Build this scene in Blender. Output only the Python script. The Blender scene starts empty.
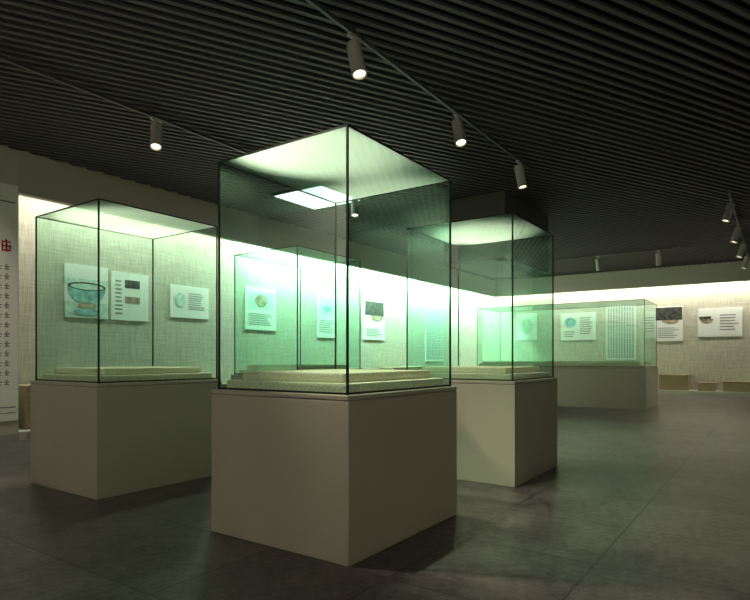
import bpy, bmesh, math, random
from mathutils import Vector, Matrix
random.seed(4)
scene = bpy.context.scene
scene.view_settings.view_transform = 'Standard'
SLAT_ANGLE = -27.0     # degrees from the X axis
H = 1.1
CEIL = 3.85

# ---------------------------------------------------------------- materials
def new_mat(name):
    m = bpy.data.materials.new(name); m.use_nodes = True
    nt = m.node_tree; nt.nodes.clear()
    out = nt.nodes.new('ShaderNodeOutputMaterial')
    return m, nt, out

def principled(name, col, rough=0.6, spec=0.4, metal=0.0, noise=None, bump=None):
    m, nt, out = new_mat(name)
    p = nt.nodes.new('ShaderNodeBsdfPrincipled')
    p.inputs['Base Color'].default_value = (*col, 1)
    p.inputs['Roughness'].default_value = rough
    p.inputs['Specular IOR Level'].default_value = spec
    p.inputs['Metallic'].default_value = metal
    if noise:
        g = nt.nodes.new('ShaderNodeNewGeometry')
        n = nt.nodes.new('ShaderNodeTexNoise'); n.inputs['Scale'].default_value = noise[0]; n.inputs['Detail'].default_value = 5
        r = nt.nodes.new('ShaderNodeValToRGB')
        a = noise[1]
        r.color_ramp.elements[0].position = .3; r.color_ramp.elements[1].position = .7
        r.color_ramp.elements[0].color = (*[c*(1-a) for c in col], 1)
        r.color_ramp.elements[1].color = (*[min(1, c*(1+a)) for c in col], 1)
        nt.links.new(g.outputs['Position'], n.inputs['Vector'])
        nt.links.new(n.outputs['Fac'], r.inputs['Fac'])
        nt.links.new(r.outputs['Color'], p.inputs['Base Color'])
    nt.links.new(p.outputs[0], out.inputs[0])
    return m

def glass_mat(name, tint, glow_mix=0.0):
    m, nt, out = new_mat(name)
    t = nt.nodes.new('ShaderNodeBsdfTransparent'); t.inputs[0].default_value = (*tint, 1)
    g = nt.nodes.new('ShaderNodeBsdfGlossy'); g.inputs['Roughness'].default_value = 0.0
    g.inputs[0].default_value = (.84, 1, .92, 1)
    lw = nt.nodes.new('ShaderNodeLayerWeight'); lw.inputs['Blend'].default_value = .5
    pw = nt.nodes.new('ShaderNodeMath'); pw.operation = 'POWER'; pw.inputs[1].default_value = 4.0
    ma = nt.nodes.new('ShaderNodeMath'); ma.operation = 'MULTIPLY_ADD'; ma.inputs[1].default_value = .75; ma.inputs[2].default_value = .07
    mix = nt.nodes.new('ShaderNodeMixShader')
    nt.links.new(lw.outputs['Facing'], pw.inputs[0]); nt.links.new(pw.outputs[0], ma.inputs[0])
    nt.links.new(ma.outputs[0], mix.inputs[0]); nt.links.new(t.outputs[0], mix.inputs[1]); nt.links.new(g.outputs[0], mix.inputs[2])
    last = mix
    if glow_mix:  # translucent share put in so the pane glows under the lamps
        tr = nt.nodes.new('ShaderNodeBsdfTranslucent'); tr.inputs[0].default_value = (.80, 1, .84, 1)
        m2 = nt.nodes.new('ShaderNodeMixShader'); m2.inputs[0].default_value = glow_mix
        nt.links.new(mix.outputs[0], m2.inputs[1]); nt.links.new(tr.outputs[0], m2.inputs[2]); last = m2
    nt.links.new(last.outputs[0], out.inputs[0])
    return m

def emission(name, col, s):
    m, nt, out = new_mat(name)
    e = nt.nodes.new('ShaderNodeEmission'); e.inputs[0].default_value = (*col, 1); e.inputs[1].default_value = s
    nt.links.new(e.outputs[0], out.inputs[0]); return m

def floor_mat():
    m, nt, out = new_mat('slate_tile_floor')
    p = nt.nodes.new('ShaderNodeBsdfPrincipled')
    g = nt.nodes.new('ShaderNodeNewGeometry')
    n1 = nt.nodes.new('ShaderNodeTexNoise'); n1.inputs['Scale'].default_value = 2.2; n1.inputs['Detail'].default_value = 10; n1.inputs['Roughness'].default_value = .78
    n2 = nt.nodes.new('ShaderNodeTexNoise'); n2.inputs['Scale'].default_value = 18; n2.inputs['Detail'].default_value = 8; n2.inputs['Roughness'].default_value = .8
    r = nt.nodes.new('ShaderNodeValToRGB')
    r.color_ramp.elements[0].position = .41; r.color_ramp.elements[0].color = (.040, .036, .035, 1)
    r.color_ramp.elements[1].position = .61; r.color_ramp.elements[1].color = (.215, .192, .178, 1)
    mx = nt.nodes.new('ShaderNodeMix'); mx.data_type = 'FLOAT'; mx.inputs[0].default_value = .5
    br = nt.nodes.new('ShaderNodeTexBrick'); br.offset = 0; br.squash = 1
    br.inputs['Scale'].default_value = 1.0; br.inputs['Brick Width'].default_value = .8; br.inputs['Row Height'].default_value = .8
    br.inputs['Mortar Size'].default_value = .006; br.inputs['Mortar Smooth'].default_value = .1
    br.inputs['Color1'].default_value = (1, 1, 1, 1); br.inputs['Color2'].default_value = (.70, .70, .70, 1); br.inputs['Mortar'].default_value = (.25, .25, .25, 1)
    mu = nt.nodes.new('ShaderNodeMix'); mu.data_type = 'RGBA'; mu.blend_type = 'MULTIPLY'; mu.inputs[0].default_value = 1
    L = nt.links.new
    L(g.outputs['Position'], n1.inputs['Vector']); L(g.outputs['Position'], n2.inputs['Vector']); L(g.outputs['Position'], br.inputs['Vector'])
    L(n1.outputs['Fac'], mx.inputs[2]); L(n2.outputs['Fac'], mx.inputs[3]); L(mx.outputs[0], r.inputs['Fac'])
    L(r.outputs['Color'], mu.inputs[6]); L(br.outputs['Color'], mu.inputs[7]); L(mu.outputs[2], p.inputs['Base Color'])
    b = nt.nodes.new('ShaderNodeBump'); b.inputs['Strength'].default_value = .3; b.inputs['Distance'].default_value = .01
    L(n2.outputs['Fac'], b.inputs['Height']); L(b.outputs['Normal'], p.inputs['Normal'])
    p.inputs['Roughness'].default_value = .31; p.inputs['Specular IOR Level'].default_value = .42
    L(p.outputs[0], out.inputs[0]); return m

def weave_mat(name, c0, c1, sx, sz, rough=.9):
    """woven textile: fine vertical threads crossed with weaker horizontal ones"""
    m, nt, out = new_mat(name)
    L = nt.links.new
    p = nt.nodes.new('ShaderNodeBsdfPrincipled'); p.inputs['Roughness'].default_value = rough; p.inputs['Specular IOR Level'].default_value = .15
    g = nt.nodes.new('ShaderNodeNewGeometry')
    mp = nt.nodes.new('ShaderNodeMapping'); mp.inputs['Scale'].default_value = (sx, sx, sz)
    mp2 = nt.nodes.new('ShaderNodeMapping'); mp2.inputs['Scale'].default_value = (sz, sz, sx)
    n1 = nt.nodes.new('ShaderNodeTexNoise'); n1.inputs['Scale'].default_value = 1; n1.inputs['Detail'].default_value = 3
    n2 = nt.nodes.new('ShaderNodeTexNoise'); n2.inputs['Scale'].default_value = 1; n2.inputs['Detail'].default_value = 3
    mx = nt.nodes.new('ShaderNodeMix'); mx.data_type = 'FLOAT'; mx.inputs[0].default_value = .4
    r = nt.nodes.new('ShaderNodeValToRGB')
    r.color_ramp.elements[0].position = .38; r.color_ramp.elements[0].color = (*c0, 1)
    r.color_ramp.elements[1].position = .62; r.color_ramp.elements[1].color = (*c1, 1)
    L(g.outputs['Position'], mp.inputs['Vector']); L(g.outputs['Position'], mp2.inputs['Vector'])
    L(mp.outputs[0], n1.inputs['Vector']); L(mp2.outputs[0], n2.inputs['Vector'])
    L(n1.outputs['Fac'], mx.inputs[2]); L(n2.outputs['Fac'], mx.inputs[3]); L(mx.outputs[0], r.inputs['Fac'])
    L(r.outputs['Color'], p.inputs['Base Color']); L(p.outputs[0], out.inputs[0]); return m

M_floor = floor_mat()
M_wall = principled('painted_wall', (.51, .48, .41), .85, .2, noise=(6, .04))
M_fabric = weave_mat('woven_wall_covering', (.43, .41, .33), (.61, .58, .48), 48, 3)
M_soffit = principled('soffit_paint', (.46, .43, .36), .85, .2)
M_niche_top = principled('niche_white', (.75, .75, .68), .8, .2)
M_black = principled('ceiling_black', (.005, .005, .005), .9, .1)
M_slat = principled('ceiling_slat_dark', (.088, .087, .085), .6, .3)
M_bulk = principled('bulkhead_dark', (.09, .10, .08), .85, .2)
M_ped = principled('pedestal_greige', (.48, .455, .365), .55, .3, noise=(3, .03))
M_pedtrim = principled('pedestal_shadow_gap', (.25, .24, .2), .7, .2)
M_linen = weave_mat('linen_cloth', (.64, .56, .42), (.92, .82, .64), 110, 110)
M_glass = glass_mat('green_glass', (.81, .985, .91))
M_glass_top = glass_mat('green_glass_top', (.82, .97, .89), .30)
M_edge = principled('black_edge', (.008, .010, .008), .5, .3)
M_track = principled('track_metal', (.07, .07, .07), .45, .5)
M_lamp = principled('lamp_housing', (.42, .41, .39), .4, .5, noise=(5, .02))
M_lens = emission('lamp_lens', (1, .86, .58), 4)
M_strip = emission('led_strip', (1, 1, .90), 5)
M_panel = emission('reflection_panel_face', (.9, 1, .93), 3)
M_paper = principled('paper_white', (.82, .83, .78), .7, .2)
M_text = principled('ink_grey', (.28, .28, .27), .8, .1)
M_red = principled('ink_red', (.55, .02, .015), .7, .2)
M_cyan = principled('ink_teal', (.26, .52, .50), .7, .2, noise=(9, .4))
M_greenish = principled('ink_green', (.56, .72, .62), .7, .2, noise=(12, .2))
M_dark = principled('ink_dark', (.06, .06, .055), .7, .2, noise=(10, .7))
M_brown = principled('ink_brown', (.38, .29, .21), .7, .2, noise=(10, .5))
M_wood = weave_mat('plinth_cloth_brown', (.26, .20, .11), (.45, .36, .22), 60, 60)
M_grate = principled('vent_stone', (.34, .33, .29), .8, .2)

# ---------------------------------------------------------------- helpers
def add_box(bm, x0, x1, y0, y1, z0, z1, mi=0, bevel=0):
    r = bmesh.ops.create_cube(bm, size=1)
    vs = r['verts']
    for v in vs:
        v.co = Vector(((x0+x1)/2+v.co.x*(x1-x0), (y0+y1)/2+v.co.y*(y1-y0), (z0+z1)/2+v.co.z*(z1-z0)))
    fs = set(f for v in vs for f in v.link_faces)
    for f in fs: f.material_index = mi
    if bevel:
        es = set(e for v in vs for e in v.link_edges)
        rr = bmesh.ops.bevel(bm, geom=list(es), offset=bevel, segments=2, affect='EDGES', profile=.6)
        for f in rr['faces']: f.material_index = mi

def add_quad(bm, pts, mi=0):
    vs = [bm.verts.new(p) for p in pts]
    f = bm.faces.new(vs); f.material_index = mi; return f

def finish(bm, name, mats, parent=None, loc=None):
    me = bpy.data.meshes.new(name)
    bm.normal_update()
    bm.to_mesh(me); bm.free()
    for m in mats: me.materials.append(m)
    o = bpy.data.objects.new(name, me)
    bpy.context.collection.objects.link(o)
    if loc: o.location = loc
    if parent: o.parent = parent
    return o

def box_obj(name, x0, x1, y0, y1, z0, z1, mat, parent=None, bevel=0):
    bm = bmesh.new()
    cx, cy, cz = (x0+x1)/2, (y0+y1)/2, z0
    add_box(bm, x0-cx, x1-cx, y0-cy, y1-cy, z0-cz, z1-cz, 0, bevel)
    return finish(bm, name, [mat], parent, (cx, cy, cz))

def empty(name, loc):
    e = bpy.data.objects.new(name, None); e.empty_display_size = .2; e.location = loc
    bpy.context.collection.objects.link(e); return e

# ---------------------------------------------------------------- room shell
X0, X1 = -3.0, 19.4      # back / far
Y0, Y1 = -3.2, 8.25      # right / left
XB, YB = 20.1, 9.1       # niche back planes
XN = 3.57                # niche starts on the left wall
YN = -1.0                # niche starts on the far wall
SOF = 3.29
box_obj('floor', X0-.2, XB+.2, Y0-.2, YB+.2, -.1, 0, M_floor)
box_obj('ceiling', X0-.2, XB+.2, Y0-.2, YB+.2, CEIL+.08, CEIL+.2, M_black)
box_obj('wall_back', X0-.2, X0, Y0, YB, 0, CEIL+.08, M_wall)
box_obj('wall_right', X0, XB+.2, Y0-.2, Y0, 0, CEIL+.08, M_wall)
box_obj('wall_left', X0, XN, Y1, YB, 0, CEIL+.08, M_wall)
box_obj('wall_left_niche', X0, XB+.2, YB, YB+.2, 0, CEIL+.08, M_fabric)
box_obj('wall_far_niche', XB, XB+.2, Y0, YB, 0, CEIL+.08, M_fabric)
box_obj('wall_far', X1, XB, Y0, YN, 0, CEIL+.08, M_wall)
# soffits
box_obj('wall_soffit_left', XN, X1+.12, Y1, Y1+.12, SOF, CEIL+.08, M_soffit)
box_obj('wall_soffit_far', X1, X1+.12, YN, Y1, SOF, CEIL+.08, M_soffit)
box_obj('ceiling_niche_left', XN, XB, Y1+.12, YB, CEIL-.10, CEIL-.04, M_niche_top)
box_obj('ceiling_niche_far', X1+.12, XB, YN, Y1+.12, CEIL-.10, CEIL-.04, M_niche_top)
# niche floor / base
bm = bmesh.new()
add_box(bm, XN, XB, Y1, YB, 0, .12)
add_box(bm, X1, XB, YN, Y1, 0, .12)
for i in range(24):
    add_box(bm, XN+.1+i*.66, XN+.1+i*.66+.6, Y1-.012, Y1, .015, .105, 1)
finish(bm, 'trim_niche_base', [M_wall, M_grate])
box_obj('baseboard_left', X0, XN, Y1-.015, Y1, 0, .1, M_grate)
# ceiling slats, clipped to the room rectangle
bm = bmesh.new()
s = .118; SW = .045
ang = math.radians(SLAT_ANGLE)
dx, dy = math.cos(ang), math.sin(ang); nx, ny = -dy, dx
cs = [nx*x+ny*y for x in (X0, X1) for y in (Y0, Y1)]
c = min(cs)+.03
def clip(cc):
    t0, t1 = -1e9, 1e9
    px, py = nx*cc, ny*cc
    for p, d, lo, hi in ((px, dx, X0, X1), (py, dy, Y0, Y1)):
        if abs(d) < 1e-6:
            if p < lo or p > hi: return None
            continue
        a, b = (lo-p)/d, (hi-p)/d
        t0 = max(t0, min(a, b)); t1 = min(t1, max(a, b))
    return (t0, t1) if t1-t0 > .1 else None
while c < max(cs):
    r0 = clip(c); r1 = clip(c+SW)
    if r0 and r1:
        P = [(nx*c+dx*r0[0], ny*c+dy*r0[0]), (nx*c+dx*r0[1], ny*c+dy*r0[1]),
             (nx*(c+SW)+dx*r1[1], ny*(c+SW)+dy*r1[1]), (nx*(c+SW)+dx*r1[0], ny*(c+SW)+dy*r1[0])]
        lo = [bm.verts.new((p[0], p[1], CEIL)) for p in P]; hi = [bm.verts.new((p[0], p[1], CEIL+.03)) for p in P]
        bm.faces.new(lo[::-1]); bm.faces.new(hi)
        for i in range(4): bm.faces.new([lo[i], lo[(i+1) % 4], hi[(i+1) % 4], hi[i]])
    c += s
finish(bm, 'ceiling_slats', [M_slat])
box_obj('ceiling_bulkhead', 9.0, 11.2, 3.68, 4.8, 2.75, CEIL, M_bulk)

# LED strips in niches
def area(name, loc, rot, sx, sy, power, col, parent=None):
    l = bpy.data.lights.new(name, 'AREA'); l.shape = 'RECTANGLE'; l.size = sx; l.size_y = sy; l.energy = power; l.color = col
    o = bpy.data.objects.new(name, l); o.location = loc; o.rotation_euler = rot
    bpy.context.collection.objects.link(o)
    if parent: o.parent = parent
    return o
box_obj('niche_led_strip', XN+.1, X1-.1, Y1+.18, Y1+.24, CEIL-.15, CEIL-.11, M_strip)
box_obj('niche_led_strip', X1+.18, X1+.24, YN+.1, Y1-.1, CEIL-.15, CEIL-.11, M_strip)
L1 = XB-XN
area('niche_light_left', ((XN+XB)/2, Y1+.35, CEIL-.17), (math.radians(18), 0, 0), L1-.3, .12, 215, (1, 1, .87))
area('niche_mint_fill', (13.9, Y1+.4, CEIL-.17), (math.radians(20), 0, 0), 11.0, .12, 980, (.70, 1, .84))  # added green fill for the mint glow behind the cases
area('niche_light_far', (X1+.35, (YN+YB)/2, CEIL-.17), (math.radians(18), 0, math.radians(-90)), 9.5, .12, 190, (1, .97, .84))

# ---------------------------------------------------------------- display cases
PH = .90; GT = 2.345
def display_case(x0, x1, y0, y1, gt=GT, inset=.035):
    e = empty('display_case', ((x0+x1)/2, (y0+y1)/2, 0))
    hx, hy = (x1-x0)/2, (y1-y0)/2
    bm = bmesh.new()
    add_box(bm, -hx, hx, -hy, hy, 0, PH-.03, 0, .006)
    add_box(bm, -hx+.008, hx-.008, -hy+.008, hy-.008, PH-.031, PH-.024, 1)
    add_box(bm, -hx, hx, -hy, hy, PH-.024, PH, 0, .004)
    finish(bm, 'pedestal', [M_ped, M_pedtrim], e)
    gx, gy = hx-inset, hy-inset
    bm = bmesh.new()
    z0, z1 = PH+.002, gt
    for a, b in (((-gx, -gy), (gx, -gy)), ((gx, -gy), (gx, gy)), ((gx, gy), (-gx, gy)), ((-gx, gy), (-gx, -gy))):
        add_quad(bm, [(a[0], a[1], z0), (b[0], b[1], z0), (b[0], b[1], z1), (a[0], a[1], z1)], 0)
    add_quad(bm, [(-gx, -gy, z1), (gx, -gy, z1), (gx, gy, z1), (-gx, gy, z1)], 1)
    finish(bm, 'glass_panes', [M_glass, M_glass_top], e)
    bm = bmesh.new(); t = .0055
    for sx in (-1, 1):
        for sy in (-1, 1):
            add_box(bm, sx*gx-t, sx*gx+t, sy*gy-t, sy*gy+t, PH, gt)
    for z, tt in ((gt, t*.8), (PH+.008, t)):
        for sx in (-1, 1):
            add_box(bm, sx*gx-tt, sx*gx+tt, -gy, gy, z-tt, z+tt)
        for sy in (-1, 1):
            add_box(bm, -gx, gx, sy*gy-tt, sy*gy+tt, z-tt, z+tt)
    finish(bm, 'edge_frame', [M_edge], e)
    bm = bmesh.new()
    add_box(bm, -gx+.03, gx-.03, -gy+.03, gy-.03, PH, PH+.06, 0, .014)
    add_box(bm, -gx+.10, gx-.10, -gy+.10, gy-.10, PH+.06, PH+.115, 0, .014)
    finish(bm, 'linen_platform', [M_linen], e)
    return e
display_case(2.41, 3.66, 1.85, 2.95)
display_case(2.43, 3.66, 4.32, 5.40)
display_case(4.70, 5.86, 1.83, 2.96)
display_case(4.72, 5.96, 4.33, 5.42)
display_case(13.27, 14.8, 2.28, 6.2)

# ---------------------------------------------------------------- tracks + lamps
def track(x0, x1, y0, y1):
    bm = bmesh.new()
    cx, cy = (x0+x1)/2, (y0+y1)/2
    add_box(bm, x0-cx, x1-cx, y0-cy, y1-cy, 0, .035)
    n = 6
    for i in range(n):
        t = (i+.5)/n
        px = x0+(x1-x0)*t-cx; py = y0+(y1-y0)*t-cy
        add_box(bm, px-.02, px+.02, py-.02, py+.02, .035, .06)
    finish(bm, 'ceiling_light_track', [M_track], None, (cx, cy, CEIL-.06))
track(-2.0, 8.0, 2.885, 2.915)
track(-2.0, 8.0, 5.715, 5.745)
track(11.0, 18.5, .635, .665)
track(15.885, 15.915, 1.7, 5.0)
track(-2.0, 1.5, -.6, -.57)

def track_lamp(x, y, aim, energy=90, size=55, L=.27, R=.062, soft=.04, col=(1, .88, .70)):
    zt = CEIL-.06
    e = empty('track_spotlight', (x, y, zt))
    d = Vector(aim).normalized()
    bm = bmesh.new()
    add_box(bm, -.07, .07, -.02, .02, -.028, 0, 0)
    add_box(bm, -.012, .012, -.012, .012, -.10, -.028, 0)
    piv = Vector((0, 0, -.10))
    rot = d.to_track_quat('Z', 'Y').to_matrix().to_4x4()
    mat = Matrix.Translation(piv) @ rot
    prof = [(-.04, 0.0), (-.04, R*.8), (-.03, R*.93), (-.01, R), (L-.04, R), (L-.03, R*1.05), (L, R*1.05), (L, R*.86), (L-.02, R*.8)]
    N = 28; rings = []
    for z, r in prof:
        if r == 0: rings.append([bm.verts.new(mat @ Vector((0, 0, z)))]); continue
        rings.append([bm.verts.new(mat @ Vector((r*math.cos(2*math.pi*k/N), r*math.sin(2*math.pi*k/N), z))) for k in range(N)])
    for a, b in zip(rings[:-1], rings[1:]):
        for k in range(N):
            if len(a) == 1: f = bm.faces.new([a[0], b[(k+1) % N], b[k]])
            else: f = bm.faces.new([a[k], a[(k+1) % N], b[(k+1) % N], b[k]])
            f.material_index = 0; f.smooth = False
    f = bm.faces.new(list(reversed(rings[-1]))); f.material_index = 1
    bmesh.ops.recalc_face_normals(bm, faces=bm.faces)
    finish(bm, 'lamp_head', [M_lamp, M_lens], e)
    l = bpy.data.lights.new('spot', 'SPOT'); l.energy = energy; l.spot_size = math.radians(size); l.spot_blend = .7
    l.color = col; l.shadow_soft_size = soft
    o = bpy.data.objects.new('spot', l); o.location = piv + d*(L+.01)
    o.rotation_euler = d.to_track_quat('-Z', 'Y').to_euler(); o.parent = e
    bpy.context.collection.objects.link(o)
track_lamp(1.95, 2.9, (.55, -.45, -1.1), 430, 46)
track_lamp(3.85, 2.9, (-.1, -.3, -1), 150)
track_lamp(5.75, 2.9, (-.25, -.30, -1), 240)
track_lamp(7.6, 2.9, (.0, -.2, -1), 150)
track_lamp(1.75, 5.73, (1.3, -.85, -1.2), 440, 46)  # unseen lamp added to brighten the left case top
track_lamp(0.9, 5.73, (.45, .9, -.6), 170)  # unseen lamp added to light up the intro sign
track_lamp(3.92, 5.73, (-.25, -.3, -1), 160)
track_lamp(7.63, 5.73, (-.25, -.2, -1), 110)
for xx in (11.5, 13.7, 15.8, 17.8): track_lamp(xx, .65, (-.1, .3, -1), 120)
for yy in (2.45, 3.9): track_lamp(15.9, yy, (.4, .0, -1), 120)
# added fill lamps behind the viewer, bounced off the walls for soft ambient
FILL_COL = (1, .965, .89)
track_lamp(-1.3, -.585, (-.6, -.5, -.35), 340, 120, col=FILL_COL)
track_lamp(1.0, -.585, (.1, -1, -.35), 240, 120, col=FILL_COL)
track_lamp(-1.3, 2.9, (-1, .1, -.4), 350, 120, col=FILL_COL)
track_lamp(-1.3, 5.73, (-1, .3, -.4), 350, 120, col=FILL_COL)

# added glowing panel, stands in for a reflection in the case glass
bm = bmesh.new()
h = .55
add_box(bm, -h, h, -h, h, 0, .03, 0)
add_box(bm, -h+.04, h-.04, -h+.04, h-.04, -.004, 0, 1)
finish(bm, 'reflection_panel', [M_track, M_panel], None, (7.5, 6.42, CEIL-.031))

# ---------------------------------------------------------------- posters
def poster(wall, a0, a1, z0, z1, pics, name='wall_poster', texts=(), ells=()):
    """wall 'L': plane y=YB facing -y, a = x.   wall 'F': plane x=XB facing -x, a = y (larger y = viewer's left)"""
    bm = bmesh.new(); W = abs(a1-a0); Hh = z1-z0
    base = YB if wall == 'L' else XB
    left = min(a0, a1) if wall == 'L' else max(a0, a1)
    def rect(u0, v0, u1, v1, d1, mi):
        if wall == 'L': add_box(bm, u0*W, u1*W, -d1, 0, v0*Hh, v1*Hh, mi)
        else: add_box(bm, -d1, 0, -u1*W, -u0*W, v0*Hh, v1*Hh, mi)
    rect(0, 0, 1, 1, .02, 0)
    for i, (u0, v0, u1, v1, mi) in enumerate(pics): rect(u0, v0, u1, v1, .0225+.001*i, mi)
    for j, (cu, cv, ru, rv, a0_, a1_, mi) in enumerate(ells):
        pts = []
        for k in range(25):
            a = math.radians(a0_+(a1_-a0_)*k/24)
            u = (cu+ru*math.cos(a))*W; v = (cv+rv*math.sin(a))*Hh
            dd = .028+.001*j
            pts.append((u, -dd, v) if wall == 'L' else (-dd, -u, v))
        if abs(a1_-a0_) == 360: pts = pts[:-1]
        add_quad(bm, pts, mi)
    for (u0, v0, u1, v1, n) in texts:
        for i in range(n):
            vv = v1-(v1-v0)*(i+.5)/n; hh = (v1-v0)/n*.18
            rect(u0, vv-hh, u0+(u1-u0)*random.uniform(.7, 1), vv+hh, .0225, 1)
    loc = (left, base, z0) if wall == 'L' else (base, left, z0)
    return finish(bm, name, [M_paper, M_text, M_red, M_cyan, M_dark, M_brown, M_greenish], None, loc)
# bowl on a ground line
poster('L', 4.59, 5.30, 1.74, 2.58, [(.0, .0, 1, .30, 6), (.0, .62, 1, .74, 6)],
       ells=[(.5, .60, .44, .34, 180, 360, 3), (.5, .60, .44, .08, 0, 360, 4), (.5, .595, .38, .055, 0, 360, 6), (.5, .24, .22, .06, 0, 360, 5), (.5, .12, .3, .06, 0, 360, 3)])
poster('L', 5.36, 6.05, 1.74, 2.55, [(.35, .68, .75, .85, 4), (.35, .36, .75, .5, 5)], texts=[(.1, .1, .3, .85, 9)])
poster('L', 6.5, 7.36, 1.85, 2.45, [], texts=[(.45, .25, .9, .8, 8)], ells=[(.24, .55, .13, .22, 0, 360, 6)])
poster('L', 8.3, 9.2, 1.7, 2.6, [(.1, .5, .9, .9, 6)], texts=[(.1, .1, .9, .4, 6)], ells=[(.5, .7, .2, .14, 0, 360, 5)])
poster('L', 10.6, 11.3, 1.6, 2.7, [(.1, .5, .9, .9, 6)], texts=[(.1, .1, .9, .4, 6)], ells=[(.5, .7, .25, .12, 180, 360, 3)])
poster('L', 12.5, 13.5, 1.6, 2.7, [(.05, .6, .95, .95, 4)], texts=[(.1, .08, .9, .28, 5)], ells=[(.6, .6, .3, .12, 180, 360, 5)])
poster('F', 7.75, 7.0, 1.75, 2.7, [], ells=[(.5, .5, .3, .28, 0, 360, 6)])
poster('F', 6.16, 4.99, 1.71, 2.64, [], texts=[(.55, .2, .9, .85, 8), (.1, .1, .45, .35, 3)], ells=[(.28, .65, .16, .18, 0, 360, 3)])
poster('F', 3.19, 2.40, 1.63, 2.72, [(.02, .6, .98, .97, 4)], texts=[(.1, .08, .9, .4, 6)], ells=[(.55, .6, .3, .1, 180, 360, 5)])
poster('F', 1.99, .85, 1.74, 2.60, [(.03, .62, .3, .72, 4)], texts=[(.5, .2, .92, .8, 6)], ells=[(.2, .62, .15, .13, 180, 360, 5)])

def script_panel(wall, a0, a1, z0, z1, cw=.075):
    bm = bmesh.new(); W = abs(a1-a0); Hh = z1-z0
    def rect(u0, v0, u1, v1, d1, mi):
        if wall == 'L': add_box(bm, u0, u1, -d1, 0, v0, v1, mi)
        else: add_box(bm, -d1, 0, -u1, -u0, v0, v1, mi)
    rect(0, 0, W, Hh, .02, 0)
    u = .05
    while u < W-.08:
        v = .06
        while v < Hh-.10:
            rect(u, v, u+cw*.8, v+cw*.2, .022, 1); rect(u+cw*.25, v-.0, u+cw*.45, v+cw*.8, .022, 1)
            rect(u, v+cw*.5, u+cw*.8, v+cw*.68, .022, 1)
            v += cw*1.0
        u += cw*1.05
    left = min(a0, a1) if wall == 'L' else max(a0, a1)
    loc = (left, YB, z0) if wall == 'L' else (XB, left, z0)
    finish(bm, 'script_wall_panel', [M_paper, M_text], None, loc)
script_panel('F', 4.67, 3.75, 1.04, 2.83, .08)
script_panel('L', 15.8, 17.0, 1.0, 3.1, .11)

# big intro sign on the solid part of left wall
bm = bmesh.new()
SX0, SX1, SZ0, SZ1 = 1.3, 3.54, .28, 3.36
add_box(bm, SX0, SX1, Y1-.05, Y1, SZ0, SZ1, 0)
def srect(x0, x1, z0, z1, mi): add_box(bm, x0, x1, Y1-.053, Y1-.05, z0, z1, mi)
for k in range(12):     # red title glyph strokes
    bx = 3.40-.15*k
    if bx < 1.5: break
    z = 2.50
    srect(bx-.055, bx+.055, z+.10, z+.118, 2); srect(bx-.06, bx+.06, z+.045, z+.063, 2); srect(bx-.045, bx+.05, z-.01, z+.008, 2)
    srect(bx-.01, bx+.012, z-.02, z+.14, 2); srect(bx-.055, bx-.037, z-.02, z+.10, 2); srect(bx+.035, bx+.052, z-.01, z+.07, 2)
z = 2.28
while z > .7:
    x = 3.44
    while x > 1.5:
        srect(x-.065, x, z, z+.014, 1); srect(x-.045, x-.028, z-.035, z+.04, 1); srect(x-.06, x-.005, z-.032, z-.02, 1)
        x -= .09
    z -= .125
srect(SX0+.05, SX1-.03, 3.12, 3.14, 1); srect(SX0+.05, SX1-.03, .45, .467, 1); srect(SX0+.05, SX1-.03, .38, .39, 1)
finish(bm, 'intro_sign_board', [M_paper, M_text, M_red])

# ---------------------------------------------------------------- plinths inside the niches
def plinth(x0, x1, y0, y1, z1):
    bm = bmesh.new(); cx, cy = (x0+x1)/2, (y0+y1)/2
    add_box(bm, x0-cx, x1-cx, y0-cy, y1-cy, 0, z1-.12-.03, 0, .01)
    add_box(bm, x0-cx-.015, x1-cx+.015, y0-cy-.015, y1-cy+.015, z1-.12-.03, z1-.12, 0, .008)
    finish(bm, 'cloth_covered_plinth', [M_wood], None, (cx, cy, .12))
plinth(3.75, 4.35, 8.45, 8.95, .72)
plinth(6.4, 7.4, 8.45, 8.95, .62)
plinth(8.6, 9.5, 8.45, 8.95, .85)
plinth(10.6, 11.6, 8.45, 8.95, .85)
plinth(13.0, 14.6, 8.45, 8.95, .85)
plinth(19.55, 20.0, 4.6, 5.6, .5)
plinth(19.55, 20.0, 2.2, 3.0, .6)
plinth(19.55, 20.0, 1.5, 1.95, .38)
plinth(19.55, 20.0, .2, 1.3, .42)

# ---------------------------------------------------------------- world + camera
w = bpy.data.worlds.new('World'); scene.world = w; w.use_nodes = True
w.node_tree.nodes['Background'].inputs[0].default_value = (.02, .02, .02, 1)
cam = bpy.data.cameras.new('camera'); cam.sensor_width = 36; cam.lens = 577/750*36; cam.shift_y = 58/750
co = bpy.data.objects.new('camera', cam); co.location = (0, 0, H)
co.rotation_euler = (math.radians(90), 0, math.radians(34.9-90))
bpy.context.collection.objects.link(co); scene.camera = co
